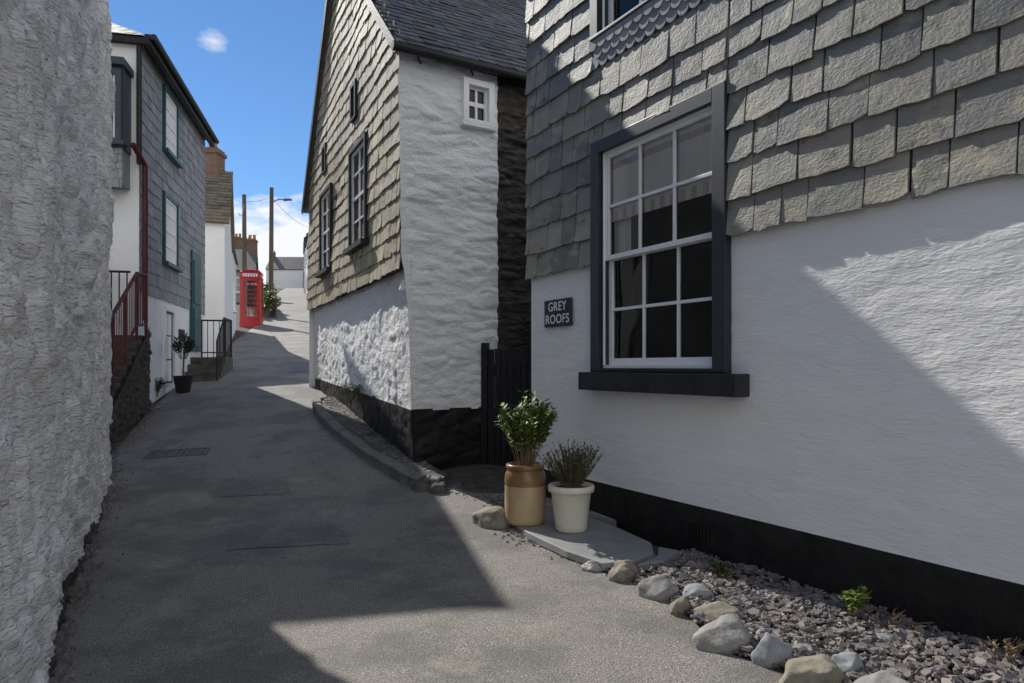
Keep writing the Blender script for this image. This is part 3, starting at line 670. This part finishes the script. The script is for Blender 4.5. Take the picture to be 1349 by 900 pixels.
mb=MB(); mb.tube(LS.P(.03,5.0,.09),LS.P(.03,2.3,.09),.045); mb.tube(LS.P(-.35,5.25,.0),LS.P(.03,5.0,.09),.045); mb.obj('red_downpipe',[REDRAIL],SH)
OS=F((-6.47,11.85,0),(-.974,-.227,0),n=(.227,-.974,0))
window(OS,.14,1.7,5.25,6.45,3,2,SH,fm=NAVY,off=.45,fw=.09,recess=.1,proud=.04)
mb=MB(); mb.fb(OS,.12,1.72,5.15,6.5,.0,.42,0); mb.fb(OS,.08,1.8,6.5,6.62,0,.55,0); mb.obj('oriel_box',[NAVY],SH)
mb=MB(); mb.fb(OS,.14,1.7,4.55,5.14,0,.4,0); slates(mb,F(OS.P(0,0,.4),OS.a,n=OS.n),.14,1.7,4.5,5.14,.2,.14,thick=.01,lift=.018); mb.obj('oriel_slate_apron',[SLATE_GREY],SH,recalc=False)
mb=MB(); mb.box8([OS.P(.5,2.95,.05),OS.P(.95,2.9,.05),OS.P(.95,2.9,.15),OS.P(.5,2.95,.15),OS.P(.55,3.75,.05),OS.P(.85,3.7,.05),OS.P(.85,3.7,.12),OS.P(.55,3.75,.12)]); mb.obj('yellow_banner',[YEL],SH,bevel=.03)
st=empty('stone_staircase'); SF=F((-5.45,8.75,0),(-.26,.966,0),n=(.966,.26,0)); SL=3.0; NS=10
mb=MB(); 
for i in range(NS):
    s0=SL*i/NS; zt=G(8.8)+.17*(i+1); mb.fb(SF,s0,SL,zt-.17 if i else -.2,zt,-1.1,0,0)
mb.obj('steps',[RUBBLE],st,bevel=.01)
relief('stair_side_wall',SF,0,SL+.1,-.2,2.2,.04,.03,lambda s,z:(0,min(0,(G(8.8)+.1+.17*NS*s/SL)-z) ,.02+.05*stone_rel(s,z,.25,.1,4)),[RUBBLE],st)
mb=MB()
z0=G(8.8)
ra=SF.P(-.1,z0+1.15,-.03); rb=SF.P(SL-.5,z0+1.15+1.55,-.03); rc=SF.P(SL+.1,z0+1.15+1.6,-.03)
mb.tube(ra,rb,.028);mb.tube(rb,rc,.028)
la=ra-Vector((0,0,.85)); lb=rb-Vector((0,0,.85)); lc=rc-Vector((0,0,.85)); mb.tube(la,lb,.022);mb.tube(lb,lc,.022)
for i in range(25):
    t=i/24; p=ra.lerp(rb,t); mb.tube(p,p-Vector((0,0,.85 if i%6 else 1.1)),.009 if i%6 else .025,0,6)
for i in range(1,6): p=rb.lerp(rc,i/5); mb.tube(p,p-Vector((0,0,.85 if i<5 else 1.1)),.009 if i<5 else .028,0,6)
mb.obj('red_railing',[REDRAIL],st)
mb=MB()
for i in range(12): p=OS.P(.1+.12*i,2.2,.3); mb.tube(p,p+Vector((0,0,.9)),.012,0,6)
mb.tube(OS.P(.05,3.1,.3),OS.P(1.5,3.1,.3),.02,0,6); mb.obj('landing_railing',[IRON],st)
es=empty('entrance_steps'); mb=MB()
for i in range(4):
    mb.fb(LS,3.0+.28*i,4.8,.9,1.22+.165*(i),.0,.75+(.003*i),0)
mb.obj('steps',[KERB],es,bevel=.01)
mb=MB()
def rail(F_,pts,h,sp=.13):
    for (a,b) in zip(pts,pts[1:]):
        p=F_.P(*a);q_=F_.P(*b); mb.tube(p+Vector((0,0,h)),q_+Vector((0,0,h)),.02,0,6); mb.tube(p+Vector((0,0,.12)),q_+Vector((0,0,.12)),.015,0,6)
        n_=max(2,int((q_-p).length/sp))
        for i in range(n_+1): r=p.lerp(q_,i/n_); mb.tube(r,r+Vector((0,0,h+.02)),.01 if 0<i<n_ else .02,0,6)
rail(LS,[(3.0,1.15,.72),(3.85,1.72,.72),(4.8,1.72,.72),(4.8,1.72,.05)],.9)
mb.obj('iron_railing',[IRON],es)
bt=empty('potted_bay_tree'); c=(-6.5,13.5,G(13.5)+.02)
mb=MB(); mb.lathe(c,[(0,0),(.13,0),(.18,.3),(.19,.32),(.16,.32),(0,.3)],0,20); mb.tube((c[0],c[1],c[2]+.3),(c[0]+.02,c[1],c[2]+.8),.018,1); mb.obj('pot',[IRON,WOOD],bt,smooth=False)
shrub('crown',(c[0],c[1],c[2]+.65),.5,.22,26,26,.075,.02,LEAFD,par=bt)
shrub('potted_plant',(-6.75,12.9,G(12.9)+.02),.4,.2,16,16,.08,.02,LEAFD)
# ------------------------------------------------------------------ WHITE COTTAGE
WC=empty('white_cottage')
C0=Vector((-8.2,19.5,0)); CF=F(C0,(-.345,.9386,0),n=(.9386,.345,0)); EZ2=5.64
mb=MB()
def cq(pts,m=0): mb.poly([CF.P(*p) for p in pts],m)
W5=5.0
cq([(0,0,0),(0,0,-6),(0,EZ2,-6),(0,EZ2,0)]); cq([(0,0,0),(W5,0,0),(W5,EZ2,0),(W5/2,7.65,0),(0,EZ2,0)])
cq([(-.15,EZ2-.1,.12),(-.15,EZ2-.1,-6),(W5/2,7.72,-6),(W5/2,7.72,.12)],1); cq([(W5+.1,EZ2-.1,.12),(W5+.1,EZ2-.1,-6),(W5/2,7.72,-6),(W5/2,7.72,.12)],1)
cq([(W5,0,0),(9.4,0,0),(9.4,5.75,0),(W5,5.75,0)]); cq([(9.4,0,0),(9.4,0,-5),(9.4,5.75,-5),(9.4,5.75,0)])
cq([(W5,5.7,.1),(9.5,5.7,.1),(9.5,6.9,-2.5),(W5,6.9,-2.5)],1); cq([(W5,5.7,-5),(9.5,5.7,-5),(9.5,6.9,-2.5),(W5,6.9,-2.5)],1)
cq([(0,0,-6),(W5,0,-6),(W5,EZ2,-6),(0,EZ2,-6)]); cq([(9.4,5.7,0),(9.4,5.7,-5),(9.4,6.9,-2.5)])
mb.obj('walls_and_roof',[W_FAR,ROOF_BR],WC,recalc=False)
sl=(CF.P(W5/2,7.72,0)-CF.P(-.15,EZ2-.1,0)); WR=F(CF.P(-.15,EZ2-.08,.14),-CF.n,n=None,b=sl)
if WR.n.z<0: WR.n=-WR.n
mb=MB(); slates(mb,WR,0,6,0,sl.length,.3,.2,thick=.015,lift=.03); mb.obj('roof_slates',[ROOF_BR],WC,recalc=False)
def chimney(x,y,z0,z1,w,par,pots=1):
    mb=MB(); mb.box(x-w/2,x+w/2,y-w*.6,y+w*.6,z0,z1,0); mb.box(x-w/2-.05,x+w/2+.05,y-w*.6-.05,y+w*.6+.05,z1-.18,z1-.08,0)
    for i in range(pots):
        mb.lathe((x+(i-(pots-1)/2)*.35,y,z1),[(.13,0),(.11,.3),(.14,.32),(.14,.36),(.09,.36),(.09,.1)],1,12)
    mb.obj('chimney',[BRICK,TERRA],par)
chimney(-9.45,21.6,7.0,8.35,.5,WC)
window(CF,6.3,7.0,3.6,4.6,2,2,WC,off=.02,fm=WPAINT)
# ------------------------------------------------------------------ phone box
pb=empty('red_telephone_box')
px,py=-11.55,30.3; pz=G(py)-.05; ang=math.radians(13); WB=.43
X=Vector((math.cos(ang),math.sin(ang),0))
PF=F(Vector((px,py,pz))-X*WB+Vector((math.sin(ang),-math.cos(ang),0))*WB,X)
def side(k):
    o=Vector((px,py,pz)); a=ang+k*math.pi/2; x=Vector((math.cos(a),math.sin(a),0)); n_=Vector((math.sin(a),-math.cos(a),0))
    return F(o-x*WB+n_*WB,x,n=n_)
mb=MB(); w2=WB*2
mb.fb(PF,-.01,w2+.01,-.1,.16,-w2-.01,.01,0)
for k in range(4):
    S=side(k)
    mb.fb(S,0,.11,.14,2.1,-.11,-.005,0); mb.fb(S,.11,w2-.11,.14,.42,-.06,-.015,0)
    mb.fb(S,.11,.16,.42,2.02,-.06,-.02,0); mb.fb(S,w2-.16,w2-.11,.42,2.02,-.06,-.02,0); mb.fb(S,.11,w2-.11,1.98,2.1,-.06,-.015,0)
    for j in range(1,8): z=.42+(1.98-.42)*j/8; mb.fb(S,.16,w2-.16,z-.012,z+.012,-.05,-.025,0)
    for x in (.25,w2-.25): mb.fb(S,x-.01,x+.01,.42,1.98,-.05,-.028,0)
    mb.fb(S,.16,w2-.16,.42,1.98,-.045,-.04,1)
    mb.fb(S,.0,w2,2.1,2.14,-.3,.025,0); mb.fb(S,.02,w2-.02,2.14,2.32,-.2,-.01,0); mb.fb(S,.13,w2-.13,2.17,2.28,-.01,.004,2); mb.fb(S,0,w2,2.32,2.36,-.3,.02,0)
    for q in range(5): mb.fb(S,.17+q*.11,.17+q*.11+.07,2.195,2.255,.004,.006,3)
n=10
idx=len(mb.v)
for j in range(n+1):
    for i in range(n+1):
        u=i/n*2-1;v=j/n*2-1; h=.15*min(math.sqrt(max(0,1-u*u)),1)*.5+.15*math.sqrt(max(0,1-v*v))*.5
        if abs(u)==1 or abs(v)==1: h*=.4
        mb.v.append(tuple(PF.P(WB+u*(WB+.01),2.35+h,-WB+v*(WB+.01))))
for j in range(n):
    for i in range(n): mb.f.append((idx+j*(n+1)+i,idx+j*(n+1)+i+1,idx+(j+1)*(n+1)+i+1,idx+(j+1)*(n+1)+i)); mb.m.append(0)
mb.fb(PF,.2,.62,.9,1.85,-.76,-.66,4)
mb.obj('kiosk',[RED,GLASS,WPAINT,IRON,IRON],pb,recalc=False)
# ------------------------------------------------------------------ poles, lamp, wires
up_=empty('utility_pole'); b=Vector((-12.6,32.2,G(32.2)-.3)); t=Vector((-12.62,32.2,9.6))
mb=MB(); mb.tube(b,t,.12,0,10,.09); mb.obj('pole',[WOOD],up_)
lp=empty('street_lamp'); b2=Vector((-12.6,35.7,G(35.7)-.3)); t2=Vector((-12.56,35.7,10.85))
mb=MB(); mb.tube(b2,t2,.13,0,10,.10)
h0=Vector((-12.55,35.6,10.05)); h1=Vector((-12.1,35.5,10.2)); h2=Vector((-11.8,35.45,10.17)); mb.tube(h0,h1,.03,1); mb.tube(h1,h2,.03,1)
mb.box8([(-11.85,35.37,10.1),(-11.4,35.37,10.13),(-11.4,35.53,10.13),(-11.85,35.53,10.1),(-11.8,35.4,10.22),(-11.45,35.4,10.2),(-11.45,35.5,10.2),(-11.8,35.5,10.22)],1)
mb.obj('pole_and_lantern',[WOOD,CAST],lp)
mb=MB()
def wire(a,b,sag):
    a=Vector(a);b=Vector(b);pr=a
    for i in range(1,13):
        t=i/12; p=a.lerp(b,t)-Vector((0,0,sag*4*t*(1-t))); mb.tube(pr,p,.010,0,4); pr=p
wire(t-Vector((0,0,.3)),t2-Vector((0,0,.4)),.15); wire(t2-Vector((0,0,.3)),(-25,70,17),.8); wire(t-Vector((0,0,.4)),(-9.6,24,6.9),.3); wire(t2-Vector((0,0,.5)),(-13.8,48,11.2),.4)
mb.obj('overhead_wires',[IRON])
# ------------------------------------------------------------------ distant houses
def house(name,x,y,ang,w,d,h,rh,wm,rm,z=None,ch=1,cols=2,fl=2):
    e=empty(name); z=(G(y) if z is None else z)-.8; a=math.radians(ang); ax=Vector((math.cos(a),math.sin(a),0)); n_=Vector((math.sin(a),-math.cos(a),0))
    f=F(Vector((x,y,z)),ax,n=n_); mb=MB(); h+=.8
    P=lambda s,zz,o:f.P(s,zz,o)
    mb.poly([P(0,-2,0),P(w,-2,0),P(w,h,0),P(0,h,0)]);mb.poly([P(0,-2,-d),P(w,-2,-d),P(w,h,-d),P(0,h,-d)])
    for s in (0,w): mb.poly([P(s,-2,0),P(s,-2,-d),P(s,h,-d),P(s,h+rh,-d/2),P(s,h,0)])
    sl_=rh/(d/2)*.2
    for o in ((.2,-d/2),(-d-.2,-d/2)):
        mb.poly([P(-.15,h-sl_+.05,o[0]),P(w+.15,h-sl_+.05,o[0]),P(w+.15,h+rh+.05,o[1]),P(-.15,h+rh+.05,o[1])],1)
        mb.poly([P(-.15,h-sl_-.05,o[0]),P(w+.15,h-sl_-.05,o[0]),P(w+.15,h+rh-.05,o[1]),P(-.15,h+rh-.05,o[1])],1)
    mb.obj('walls_and_roof',[wm,rm],e,recalc=False)
    for r in range(fl):
        for c in range(cols):
            s=w*(c+.5)/cols; zz=.8+.9+r*2.6
            if zz+1.2<h:
                window(f,s-.45,s+.45,zz,zz+1.2,2,2,e,fm=WPAINT,off=.02)
                if c<2:
                    s2=d*(c+.5)/2
                    window(F(P(0,0,0),-n_,n=-ax),s2-.4,s2+.4,zz,zz+1.2,2,2,e,fm=WPAINT,off=.02)
                    window(F(P(w,0,0),-n_,n=ax),s2-.4,s2+.4,zz,zz+1.2,2,2,e,fm=WPAINT,off=.02)
    for c in range(ch):
        p=P(w*(.05+.9*c/max(1,ch-1)) if ch>1 else w*.1,0,-d/2); chimney(p.x,p.y,z+h+rh-.5,z+h+rh+.9,.6,e,2)
    return e
W_GREY=pm('grey_far_render',[(.32,.33,.34),(.42,.43,.43)],3)
W_CREAM=pm('cream_far_render',[(.62,.58,.48),(.72,.68,.58)],3)
def terr(y0,w,h,rh,wm,cols,nm='terraced_house'):
    x0=interp(RE,y0)+.15; x1=interp(RE,y0+w)+.15; an=math.degrees(math.atan2(y0-(y0+w),x0-x1))
    house(nm,x1,y0+w,an,math.hypot(x1-x0,w),6,h,rh,wm,ROOF,z=G(y0+w*.3),ch=2,cols=cols)
terr(40,8,4.8,1.8,W_GREY,3); terr(49,8,5.0,2.0,W_FAR,3); terr(58,8,5.4,2.0,SLATE_GREY,3); terr(67,8,5.8,2.2,W_FAR,3); terr(76,9,5.8,2.2,W_CREAM,3); terr(86,9,5.8,2.2,W_FAR,3)
house('stone_house',-25.0,52,18,5.0,6,2.7,2.0,W_GREY,ROOF,ch=2)
house('stone_house',-30.5,64,15,4.4,6,3.2,2.2,RUBBLE,ROOF,ch=2)
house('white_house',-36.5,80,12,5,6,3.6,2.2,W_FAR,ROOF,ch=2)
house('hillside_house',-46,100,8,6,7,4.6,2.6,W_FAR,ROOF,ch=2)
house('hillside_house',-55,104,8,7,7,4.6,2.8,W_CREAM,ROOF,ch=2)
house('hillside_house',-38.5,128,2,7,7,5.2,2.6,W_GREY,ROOF,ch=2)
house('hillside_house',-47.5,132,2,7,7,5.6,2.8,W_FAR,ROOF,ch=2)
house('hillside_house',-42.5,150,4,9,7,8.0,2.8,W_FAR,ROOF,ch=2)
gf=empty('garden_fence'); mb=MB()
a=Vector((-11.9,34.5,0)); b=Vector((-15.6,44,0))
for i in range(60):
    p=a.lerp(b,i/59); mb.box(p.x-.03,p.x+.03,p.y-.03,p.y+.03,G(p.y),G(p.y)+1.0+.05*(i%2))
for h in(.3,.8):
    mb.tube(a+Vector((0,0,G(a.y)+h)),b+Vector((0,0,G(b.y)+h)),.03)
mb.obj('pickets',[WOOD],gf)
for i in range(9):
    t=i/8; shrub('garden_shrub',(-12.6-3.6*t+U(-.3,.3),34.5+9.5*t,G(34.5+9.5*t)),U(1.0,1.9),.8,34,22,.16,.05,LEAFY if i%2 else LEAF)
for i in range(6):
    t=i/5; shrub('hedge_shrub',(-18.3-5.4*t,50+16*t,G(50+16*t)),U(1.0,1.6),1.0,30,22,.22,.07,LEAFD if i%2 else LEAF)
# ------------------------------------------------------------------ world, sun, camera
w=bpy.data.worlds.new('World'); scene.world=w; w.use_nodes=True
nt=w.node_tree;N=nt.nodes;L=nt.links
bg=N['Background']; bg.inputs['Strength'].default_value=.15
sky=N.new('ShaderNodeTexSky'); sky.sky_type='NISHITA'; sky.sun_disc=False; sky.sun_elevation=math.radians(SUN_EL); sky.sun_rotation=math.radians(-SUN_AZ)
sky.air_density=1.0; sky.dust_density=0.; sky.ozone_density=3.0
tc=N.new('ShaderNodeTexCoord'); mp=N.new('ShaderNodeMapping'); mp.inputs['Scale'].default_value=(1,1,2.2); L.new(tc.outputs['Generated'],mp.inputs['Vector'])
ns=N.new('ShaderNodeTexNoise'); ns.inputs['Scale'].default_value=6.5; ns.inputs['Detail'].default_value=9; ns.inputs['Roughness'].default_value=.6; L.new(mp.outputs[0],ns.inputs['Vector'])
sp=N.new('ShaderNodeSeparateXYZ'); L.new(tc.outputs['Generated'],sp.inputs[0])
def math_(op,a,b=None,clamp=False):
    m=N.new('ShaderNodeMath'); m.operation=op; m.use_clamp=clamp
    for i,x in enumerate((a,b)):
        if x is None: continue
        if isinstance(x,(int,float)): m.inputs[i].default_value=x
        else: L.new(x,m.inputs[i])
    return m.outputs[0]
mr=N.new('ShaderNodeMapRange'); L.new(sp.outputs['Z'],mr.inputs[0]); mr.inputs[1].default_value=.16; mr.inputs[2].default_value=.27; mr.inputs[3].default_value=.34; mr.inputs[4].default_value=-.16
v=math_('ADD',ns.outputs['Fac'],mr.outputs[0])
m1=math_('MULTIPLY',math_('SUBTRACT',v,.55),8,True)
vd=N.new('ShaderNodeVectorMath'); vd.operation='DISTANCE'; L.new(tc.outputs['Generated'],vd.inputs[0]); vd.inputs[1].default_value=Vector((-.437,1,.476)).normalized()
n2=N.new('ShaderNodeTexNoise'); n2.inputs['Scale'].default_value=30; n2.inputs['Detail'].default_value=8; L.new(mp.outputs[0],n2.inputs['Vector'])
m2=math_('MULTIPLY',math_('SUBTRACT',math_('MULTIPLY',math_('SUBTRACT',1,math_('DIVIDE',vd.outputs['Value'],.036),True),n2.outputs['Fac']),.26),2.0,True)
m=math_('MAXIMUM',m1,m2)
# bright cloud bank added out of view, right and behind camera, for fill light
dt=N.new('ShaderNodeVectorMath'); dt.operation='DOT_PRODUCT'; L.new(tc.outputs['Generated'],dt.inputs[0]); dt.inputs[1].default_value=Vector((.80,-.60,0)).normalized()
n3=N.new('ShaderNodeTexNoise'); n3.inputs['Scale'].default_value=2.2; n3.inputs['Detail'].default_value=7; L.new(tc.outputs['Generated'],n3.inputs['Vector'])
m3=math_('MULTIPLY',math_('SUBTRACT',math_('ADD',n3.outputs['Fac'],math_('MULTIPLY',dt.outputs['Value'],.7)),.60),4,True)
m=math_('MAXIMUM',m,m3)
tint=N.new('ShaderNodeMix'); tint.data_type='RGBA'; tint.blend_type='MULTIPLY'; tint.inputs[0].default_value=1; L.new(sky.outputs[0],tint.inputs[6]); tint.inputs[7].default_value=(.48,.64,.78,1)
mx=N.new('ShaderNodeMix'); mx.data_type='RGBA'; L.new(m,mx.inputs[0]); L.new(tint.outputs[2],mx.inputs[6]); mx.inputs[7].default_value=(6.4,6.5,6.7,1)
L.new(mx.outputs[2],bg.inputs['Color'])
sd=bpy.data.lights.new('sun','SUN'); sd.energy=5.0; sd.angle=math.radians(.5); sd.color=(1,.95,.87)
so=bpy.data.objects.new('sun',sd); COL.objects.link(so)
az,el=math.radians(SUN_AZ),math.radians(SUN_EL)
S=Vector((-math.sin(az)*math.cos(el),math.cos(az)*math.cos(el),math.sin(el))); so.rotation_euler=S.to_track_quat('Z','Y').to_euler(); so.location=(0,0,30)
cd=bpy.data.cameras.new('camera'); cd.lens=24.02; cd.sensor_width=36; cd.clip_end=5000; cd.clip_start=.05; cd.shift_y=.0245
co=bpy.data.objects.new('camera',cd); COL.objects.link(co); co.location=(0,0,1.5); co.rotation_euler=(math.pi/2,0,0); scene.camera=co
